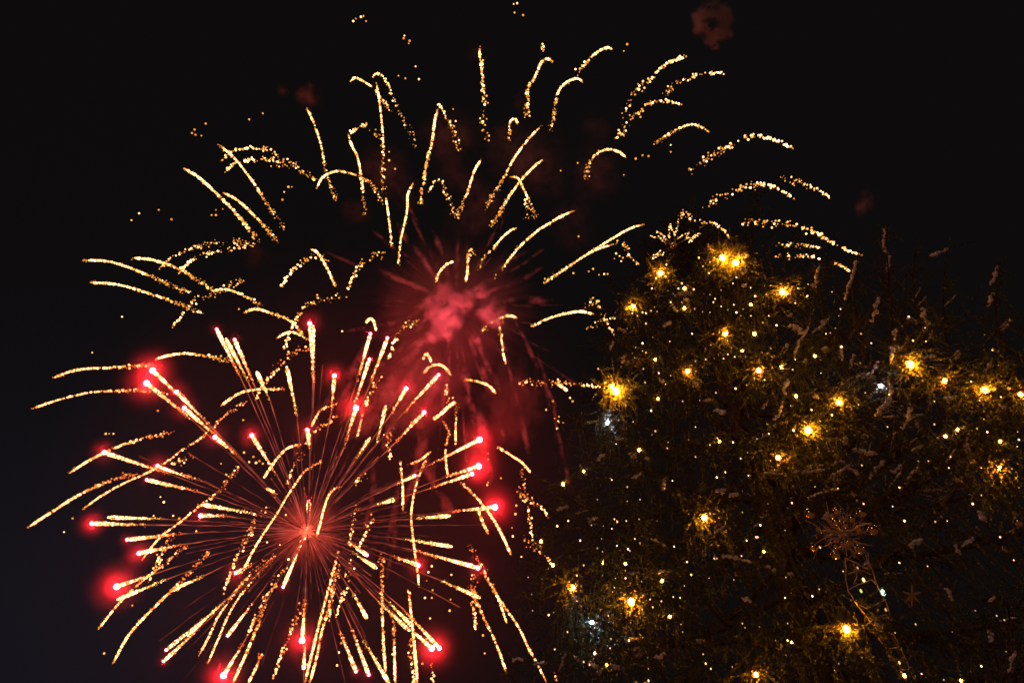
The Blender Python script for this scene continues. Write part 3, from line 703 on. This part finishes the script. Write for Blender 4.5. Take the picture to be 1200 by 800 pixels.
def spark_set(P, L, style, px, width=1.0, t0=0., t1=1.):
    """Incandescent grains along a path: dense and white hot at the front, loose and orange at the back."""
    n = max(6, int(L * {'b': 2.2, 'm': 1.75, 'd': .8, 'w': 2.4}[style]))
    t = np.sort(rng.uniform(0, 1, n)) ** {'b': 1.1, 'm': 1.15, 'd': 1.0, 'w': 1.0}[style]
    k = t * (len(P) - 1); i = np.minimum(k.astype(int), len(P) - 2); C = P[i] + (P[i+1] - P[i]) * (k - i)[:, None]
    front = {'b': .72, 'm': .45, 'd': .22, 'w': 1.2}[style]
    sc = (.17 + np.clip((t - front) / .5, 0, 1) * 1.9 + (style == 'd') * .9) * px * width
    C = C + rng.normal(0, 1, C.shape) * sc[:, None] * .75
    h = np.where(t < .05, 1.1 + t * 24, np.interp(t, [.05, front, min(1.19, front + .35), 1.2], [2.7, 2.3, 1.45, 1.05])) + rng.normal(0, .38 + .35 * (t > front), n)
    fr_ = (rng.random(n) < .42) & (style != 'd'); h = np.where(fr_, np.minimum(h, rng.uniform(.5, 1.5, n)), h); C = C + np.where(fr_, 1., 0.)[:, None] * rng.normal(0, .75, C.shape) * px
    if style == 'd': h = h - .1 + (rng.random(n) < .15) * .9
    if style == 'w': h = h + .3
    r = px * np.interp(h, [0, 1, 2, 3], [.50, .72, 1.02, 1.2]) * rng.uniform(.8, 1.15, n) * {'b': 1.1, 'm': 1.0, 'd': .95, 'w': 1.45}[style]
    if style in 'bm': r = r * np.interp(t, [0, .08, .5, 1], [.65, 1.15, 1.1, .85])
    return C, r, heat(h), t, front
def shape_word(pl):
    p = np.array(pl); ch = np.linalg.norm(p[-1] - p[0]); L = np.linalg.norm(np.diff(p, axis=0), axis=1).sum()
    return 'straight' if L / ch < 1.012 else 'curved' if L / ch < 1.09 else 'arched' if L / ch < 1.3 else 'hooked'
items = []
for ln in GOLD.split('\n'):
    s, *pp = ln.split(); pl = [tuple(map(float, p.split(','))) for p in pp]; c = (540, 355) if pl[0][1] < 430 else RED_C
    items.append((s, pl, c, clock(pl[0][0], pl[0][1], c)))
by = {}
for i, (s, pl, c, ck) in enumerate(items): by.setdefault((c, ck), []).append((-math.hypot(pl[0][0]-c[0], pl[0][1]-c[1]), i))
rank = {}
for k, v in by.items():
    for q, (_, i) in enumerate(sorted(v)): rank[i] = (q, len(v))
OUT = ['outermost', 'second out', 'third out', 'fourth out', 'fifth out', 'sixth out', 'seventh out', 'eighth out', 'ninth out', 'tenth out', 'eleventh out', 'twelfth out', 'thirteenth out', 'fourteenth out']
for i, (s, pl, c, ck) in enumerate(items):
    px0 = 100.0 / F; sg = 1 if rng.random() < .5 else -1
    C2, L = curve(pl, max(12, int(np.linalg.norm(np.diff(np.array(pl), axis=0), axis=1).sum() / 2)))
    rend = math.hypot(pl[0][0] - GOLD_C[0], pl[0][1] - GOLD_C[1])
    P = at(C2[:, 0], C2[:, 1], shell_depth(C2[:, 0], C2[:, 1], GOLD_C, 100.0, 480.0, sg, rend))
    px = np.dot(P[0] - CAM, FWD) / F
    Q, r, h, t, front = spark_set(P, L, s, px); r = r * rng.uniform(.85, 1.25)
    if c == RED_C: h = h * np.stack([np.full(len(t), 1.1), np.interp(t, [front, 1], [.86, .58]), np.interp(t, [front, 1], [.8, .6])], 1)
    a = t <= front; a[:3] = True; a[-3:] = False
    size = 'long' if L > 95 else 'short' if L < 42 else 'medium'
    q, n = rank[i]; tone = {'b': 'white gold', 'm': 'gold', 'd': 'dotted', 'w': 'thick white'}[s]
    lab = f"{size} {shape_word(pl)} {tone} trail at {ck} from the {'pink smoke' if c != RED_C else 'orange core'}" + (f", {OUT[q]}" if n > 1 else '')
    mb = MB(); balls(mb, Q[a], r[a], h[a], jag=.15); o = mb.build('gold_spark_trail', M_SPARK, glow=True)
    tag(o, lab, 'firework trail', 'gold spark trails of the fireworks')
    mb = MB(); balls(mb, Q[~a], r[~a], h[~a], jag=.15); tag(mb.build('loose_sparks', M_SPARK, o, glow=True), kind='stuff')

# red stars: head x,y  end of the spark tail x,y  glow (0 none .. 3 very wide)
RED = """172,449 203,474 3|179,434 202,456 3|207,459 231,483 2|216,478 241,500 2|252,512 268,525 2|295,510 312,537 2|360,504 362,518 2|392,440 390,464 2|363,379 366,420 2|367,382 367,416 0|254,386 270,418 1|265,397 280,426 0|275,398 288,428 1|301,436 310,455 0|336,430 343,463 0
434,391 425,423 1|454,396 442,428 1|433,421 422,454 1|417,478 409,505 3|476,455 466,472 2|514,439 489,466 1|452,476 446,501 0|497,483 477,504 2|433,513 424,527 0|562,515 530,531 3|561,546 537,554 3|553,555 524,565 2|486,557 473,563 1|462,585 449,589 0|580,594 550,597 3|527,604 503,606 0|529,640 496,635 0|560,665 517,653 2|490,662 474,656 2|562,700 535,688 0
430,650 417,641 1|441,665 424,654 0|430,724 420,706 0|506,759 488,743 3|515,759 490,732 2|479,738 458,718 0|483,733 466,716 0|417,786 406,758 1|432,790 420,758 1|456,800 438,770 0|354,750 356,722 3|356,782 357,764 1|262,791 276,768 3|267,744 284,722 1|192,774 216,752 1|195,761 222,739 1|220,744 246,720 0|332,687 349,645 1|277,671 288,665 2|137,687 160,679 3|202,691 224,681 0|138,702 172,688 0|163,648 192,642 2|149,632 186,628 1|108,613 146,614 2|127,606 164,607 0
235,604 252,604 2|237,591 272,597 0|172,562 207,570 1|185,546 214,556 2|122,530 168,545 2|362,587 361,611 1|356,631 357,629 1"""
EMB = np.array([.22, .034, .024])
def ember_line(mb, p0, p1, px, br, wob=1.0, n=40, tail=1.0):
    dv = p0 - p1; p1 = p1 + dv / np.linalg.norm(dv) * 1.15
    P, L = curve([p0, (p0 + p1) / 2 + np.array([0, 0, L_sag * np.linalg.norm(p1 - p0)]), p1], n)
    ph = rng.uniform(0, 6.28, 3); t = np.linspace(0, 1, n)
    P = P + px * wob * (np.sin(t * 19 + ph[0]) * .5 + np.sin(t * 41 + ph[1]) * .3)[:, None] * UP * np.sin(t * math.pi)[:, None]
    lv = br * (.6 + .4 * np.sin(t * 33 + ph[2]) * np.sin(t * 12 + ph[0])) * np.interp(t, [0, .12, .3, .8, 1], [tail, 1 + .35 * tail, 1.05, 1.0, 1.9])
    col = EMB + (np.array([.28, .048, .016]) - EMB) * np.interp(t, [0, .35], [1, 0])[:, None] * (tail > 1)
    tube(mb, P, px * np.interp(t, [0, .25, 1], [.75 if tail > 1 else .5, .55, .6]), 4, col * lv[:, None])
L_sag = .012
stars = []
for ln in RED.replace('\n', '|').split('|'):
    a, b, g_ = ln.split(); stars.append((tuple(map(float, a.split(','))), tuple(map(float, b.split(','))), int(g_)))
by = {}
for i, (a, b, g_) in enumerate(stars): by.setdefault(clock(*a, RED_C), []).append((-math.hypot(a[0]-RED_C[0], a[1]-RED_C[1]), i))
rank = {}
for k, v in by.items():
    for q, (_, i) in enumerate(sorted(v)): rank[i] = (q, len(v))
SR = {0: 1.15, 1: 1.6, 2: 2.2, 3: 3.1}
for i, (a, b, g_) in enumerate(stars):
    sg = 1 if rng.random() < .5 else -1; rend = math.hypot(a[0] - RED_C[0], a[1] - RED_C[1])
    if rend > 60: b = (a[0] + (b[0] - a[0]) * 1.7, a[1] + (b[1] - a[1]) * 1.7)
    C2, L = curve([a, b], max(8, int(math.hypot(a[0]-b[0], a[1]-b[1]) / 2)))
    P = at(C2[:, 0], C2[:, 1], shell_depth(C2[:, 0], C2[:, 1], RED_C, 92.0, 330.0, sg, rend)); px = np.dot(P[0] - CAM, FWD) / F
    t = empty('red_star_trail', P[0]); q, n = rank[i]; ck = clock(*a, RED_C)
    lab = (['white star trail without glow', 'small red glowing star', 'bright red glowing star', 'star with very wide red halo'][g_]) + f" at {ck} from the orange core" + (f", {OUT[q]}" if n > 1 else '')
    tag(t, lab, 'firework trail', 'red star trails of the lower burst')
    mb = MB(); r = SR[g_] * px; col = np.array([470., 10.0, 17.0]) * [.35, .6, .9, 1.4][g_] if g_ else np.array([5., 3.2, 2.0])
    mb.add(P[0] + SPH_V * r, SPH_F, col); mb.build('star_head', M_STAR, t, smooth=True, glow=True)
    Q, rr, hc, tt, fr = spark_set(P, L * 1.9 + 10, 'b' if rend <= 60 else 'm', px, .55); k = np.interp(tt, [0, .3, .6, 1], [1.65, 1.55, 1.0, .6]); 
    if g_: hc = hc * np.stack([np.full(len(tt), 1.25), np.interp(tt, [.3, 1], [1.0, .55]), np.interp(tt, [.3, 1], [1.15, .6])], 1) 
    mb = MB(); balls(mb, Q, rr * k, hc, jag=.15); mb.build('spark_tail', M_SPARK, t, glow=True)
    if rend > 20:
        mb = MB(); ember_line(mb, P[-1], CORE, px, rng.uniform(1.0, 1.9), tail=2.0); mb.build('ember_streak', M_EMBER, t, glow=True)
    if g_:
        halo('glow_smoke', M_GLOWSMOKE, t, px * [0, 14, 26, 42][g_])

# the burst's core and the dim ember streaks that radiate from it
core = empty('burst_core', CORE); tag(core, 'round glowing orange core of the lower red burst with dim rays', 'firework core')
px = 92.0 / F
M_VEIL = halo_mat('veil_smoke', (1.0, .55, .55), .0016, 1.0)
veil = empty('smoke_veil', at(430, 610, 92)); tag(veil, 'thin veil of red lit smoke hanging all through the lower burst', 'smoke', kind='stuff'); halo('smoke', M_VEIL, veil, 40)
M_FIRE = halo_mat('burst_fireball', (1, .5, .5), .4, .35, ((1.0, .125, .055), .95))
halo('fireball', M_FIRE, core, px * 9.5)
M_FIREGLOW = halo_mat('burst_smoke_emission', (1, .5, .5), .06, 2.5, ((1.0, .06, .030), .22))  # red glow round the core, put into the smoke as emission
halo('glow_smoke', M_FIREGLOW, core, px * 55)
for i in range(70):
    d = rng.normal(size=3); d /= np.linalg.norm(d); L = rng.uniform(8, 26) * (1.15 if d[0] < 0 else .95)
    mb = MB(); e = CORE + d * L; e[2] -= .004 * L * L * .5; ember_line(mb, e, CORE, px, rng.uniform(.35, 1.3), tail=2.0 if i % 3 == 0 else 1.0); mb.build('ember_streak', M_EMBER, core, glow=True)

# smoke of the upper burst and of older shells, lit by the stars and an added red lamp
def smoke(name, x, y, depth, rad, density, het, col, label, squash=(1, 1, 1), kind=None, seed=0):
    p = at(x, y, depth); o = bpy.data.objects.new(name, bpy.data.meshes.new(name)); COL.objects.link(o)
    o.data.from_pydata((SPH2_V * 1.04).tolist(), [], SPH2_F.tolist()); o.data.materials.append(vol_mat(name, col, density, het))
    o.location = Vector(p); o.scale = (rad * squash[0], rad * squash[1], rad * squash[2]); o.rotation_euler = (PITCH, 0, 0) if seed is None else (seed * 1.3, seed * .7, seed * .4)
    return tag(o, label, 'smoke', kind=kind)
PINK = (1.0, .60, .66)
def smoke(name, x, y, depth, rad, density, het, col, label, squash=(1, 1, 1), kind=None, seed=0, radial=0.0):
    p = at(x, y, depth); o = bpy.data.objects.new(name, bpy.data.meshes.new(name)); COL.objects.link(o)
    o.data.from_pydata((SPH2_V * 1.04).tolist(), [], SPH2_F.tolist()); o.data.materials.append(vol_mat(name, col, density, het, radial))
    o.location = Vector(p); o.scale = (rad * squash[0], rad * squash[1], rad * squash[2]); o.rotation_euler = (PITCH, 0, 0) if seed is None else (seed * 1.3, seed * .7, seed * .4)
    return tag(o, label, 'smoke', kind=kind)
smoke('smoke_cloud', 532, 362, 103, 22, .16, (6.0, .80, 1.12), PINK, 'dark red smoke drawn into rays around the pink puffs of the upper burst', (1.0, .3, .95), 'stuff', None, .72)
smoke('smoke_cloud', 492, 450, 101, 15, .20, (4.2, .80, 1.08), PINK, 'mottled crimson smoke cloud drifting below the pink puffs among burning stars', (1.0, .3, 1.0), 'stuff', None)
smoke('smoke_cloud', 600, 470, 104, 13, .12, (4.8, .82, 1.12), PINK, 'thin torn red smoke beside the spruce behind the falling gold trails', (.8, .3, 1.1), 'stuff', None)
def wisp(parent, p0, p1, w, m):
    """One soft roll of smoke, drawn out from p0 to p1."""
    p0, p1 = np.array(p0), np.array(p1); d = p1 - p0; L = np.linalg.norm(d) / 2
    o = halo('smoke_wisp', m, parent, 1.0); o.location = Vector((p0 + p1) / 2) - parent.location
    o.rotation_mode = 'QUATERNION'; o.rotation_quaternion = Vector(d).to_track_quat('Z', 'Y'); o.scale = (w, w * rng.uniform(.8, 1.3), L + w * .6)
def puff(name, label, lobes, depth, m, kind=None):
    t = empty(name, at(lobes[0][0], lobes[0][1], depth)); tag(t, label, 'smoke', kind=kind); q = depth / F
    for x, y, r in lobes:
        for j in range(4):
            p = at(x + rng.normal(0, r * .4), y + rng.normal(0, r * .4), depth + rng.normal(0, r * .6) * q); d = rng.normal(0, 1, 3) * r * q * .4
            wisp(t, p - d, p + d, r * q * rng.uniform(.8, 1.9), m)
M_PUFF = halo_mat('pink_smoke', (1.0, .58, .62), 1.35, 1.6, noise=1.0)
M_DULL = halo_mat('dull_smoke', (1.0, .66, .66), 1.5, 1.5, noise=.7)
M_FAINT = halo_mat('faint_smoke', (1.0, .6, .6), .20, 1.6, noise=.7)
M_HAZE = halo_mat('haze_smoke', (1.0, .62, .60), .028, 1.2, noise=.5)
M_RAY = halo_mat('ray_smoke', (1.0, .52, .58), 1.5, 1.6, noise=.9)
puff('smoke_puff', 'largest pink smoke puff at the centre of the upper burst', [(520,345,10),(536,349,10),(551,352,9),(563,345,7),(510,360,9),(525,365,11),(541,362,9),(515,377,9),(531,380,8),(521,391,7),(507,394,6),(500,350,6)], 88, M_PUFF)
puff('smoke_puff', 'round pink smoke puff beside the largest one above a dotted trail', [(574,366,8),(586,367,8),(580,374,8),(580,361,7)], 88, M_PUFF)
puff('smoke_puff', 'small pale pink smoke puff between the red stars', [(454,463,7),(458,467,5),(449,467,5)], 87, M_PUFF)
puff('smoke_puff', 'ring shaped dull pink smoke puff high in the sky at the top', [(836 + 15*math.cos(k), 26 + 14*math.sin(k), 6.5) for k in np.arange(0, 6.28, .7)] + [(833,45,6),(836,54,4)], 96, M_DULL)
puff('smoke_puff', 'faint wisp of dark red smoke above a gold trail', [(362,112,9),(352,108,6),(330,107,6),(365,100,5)], 98, M_FAINT)
puff('smoke_puff', 'faint dark red smoke wisp over the tree', [(1012,238,9),(1015,228,6),(1009,246,6)], 98, M_FAINT)
fl = bpy.data.lights.new('smoke_fill_lamp', 'POINT'); fl.energy = 6500; fl.color = (1.0, .13, .17); fl.shadow_soft_size = .6     # added red lamp without a visible source, brightens the upper smoke
flo = bpy.data.objects.new('smoke_fill_lamp', fl); COL.objects.link(flo); flo.location = Vector(at(530, 385, 82))
rays = empty('smoke_cloud', at(535, 360, 92)); tag(rays, 'torn crimson smoke streaks streaming down from the pink puffs through the stars', 'smoke', kind='stuff')
fine = empty('smoke_cloud', at(520, 330, 92)); tag(fine, 'fine faint red smoke rays fanning up and sideways from the pink puffs', 'smoke', kind='stuff')
DOWN = [(545,355,470,430,7),(530,375,520,470,5),(470,430,415,500,8),(515,400,440,490,7),(500,420,455,510,6),(555,380,575,460,5),(540,430,562,500,6),(600,370,650,470,4),(560,470,575,560,6),(430,400,400,470,6),(400,440,350,520,5),
   (470,560,455,660,5),(440,540,430,630,4),(490,540,530,600,5),(500,500,480,580,6),(400,520,450,470,6),(590,400,620,520,4),(480,440,500,540,5),(640,440,662,550,3),(520,430,500,470,8)]
FINE = []
for k in range(32):
    a_ = R(k * 11.25 + rng.uniform(-5, 5)); r0 = rng.uniform(18, 40); r1 = rng.uniform(80, 200) * (1 if math.sin(a_) > -.2 else .8)
    FINE.append((535 + r0 * math.cos(a_), 358 + r0 * math.sin(a_), 535 + r1 * math.cos(a_), 358 + r1 * math.sin(a_) + r1 * .08, rng.uniform(1.8, 4)))
for par, lst, parts in ((rays, DOWN, 5), (fine, FINE, 3)):
    for x0, y0, x1, y1, w in lst:
        for j in range(parts):
            u = (j + rng.uniform(-.3, .4)) / parts; v = u + rng.uniform(.25, .5); f = lambda k: (x0 + (x1 - x0) * k + rng.normal(0, 2.4), y0 + (y1 - y0) * k + rng.normal(0, 2.4))
            dd = rng.uniform(87, 95); wisp(par, at(*f(u), dd), at(*f(v), dd + rng.uniform(-2, 2)), w * rng.uniform(.7, 1.5) * dd / F, M_RAY if par is rays and x1 < 585 else M_DULL)

puff('smoke_haze', 'very faint brownish red smoke patches hanging among the upper gold trails', [(530,205,16),(640,215,18),(700,150,14),(478,228,16),(560,250,22),(668,250,20),(620,180,26),(520,170,22),(700,200,20),(450,200,20),(590,160,12),(735,140,10),(610,120,9),(420,250,12),(300,300,10),(560,60,9)], 104, M_HAZE, 'stuff')
# loose sparks
STRAY = """154,258 163,250 186,246 201,257 248,252 253,246 253,252 261,245 228,152 225,156 229,158 236,159 241,145 292,140 308,133 414,25 417,22 423,20 426,19 429,25 473,45 474,42 479,51 480,48 602,5 606,4 603,15 613,18 487,78 491,93 467,89 475,92 735,52 731,60 143,371 108,413 124,508 128,508 133,508 185,481 342,219 338,219 333,225 331,234 456,178 456,188 463,198 531,128 534,142 534,155 657,200 677,191 745,186 753,182 760,183 731,205 786,170 786,178 678,277 690,318 695,315 702,322 708,321 712,321 722,297 726,300 730,302 720,303 735,300 728,306 670,310 672,320 581,322 580,326 530,306 406,348 401,388 280,362 285,492 188,582 192,588 85,607 75,623 122,765 155,709 203,604 180,604 210,607 230,622 340,600 335,603 313,635 328,638 336,665 338,655 506,663 502,670 500,680 529,673 507,691 498,700 506,700 528,702 527,715 504,724 572,538 572,531 568,520 572,565 571,568 605,592 604,602 610,582 587,560 500,748 495,777 460,766 395,779 397,764 360,778 400,753 568,765 566,744 340,556 300,542 292,541 297,535 304,540 308,543 268,558 265,556 275,551 279,547 259,543 286,530 655,494 650,490 655,488 660,495 653,502 668,466 671,470 640,480 648,470 633,640 600,618 601,628"""
for tkn in STRAY.split():
    x, y = map(float, tkn.split(',')); p = at(x, y, 100 + rng.uniform(-14, 6)); px = np.dot(p - CAM, FWD) / F
    mb = MB(); balls(mb, [p], px * rng.uniform(.75, 1.35), heat(np.array([rng.uniform(1.0, 2.6)])), jag=.1, T=(SPH_V, SPH_F))
    tag(mb.build('stray_spark', M_SPARK, glow=True), 'tiny stray gold spark drifting loose in the dark sky', 'spark', 'stray sparks between the trails')
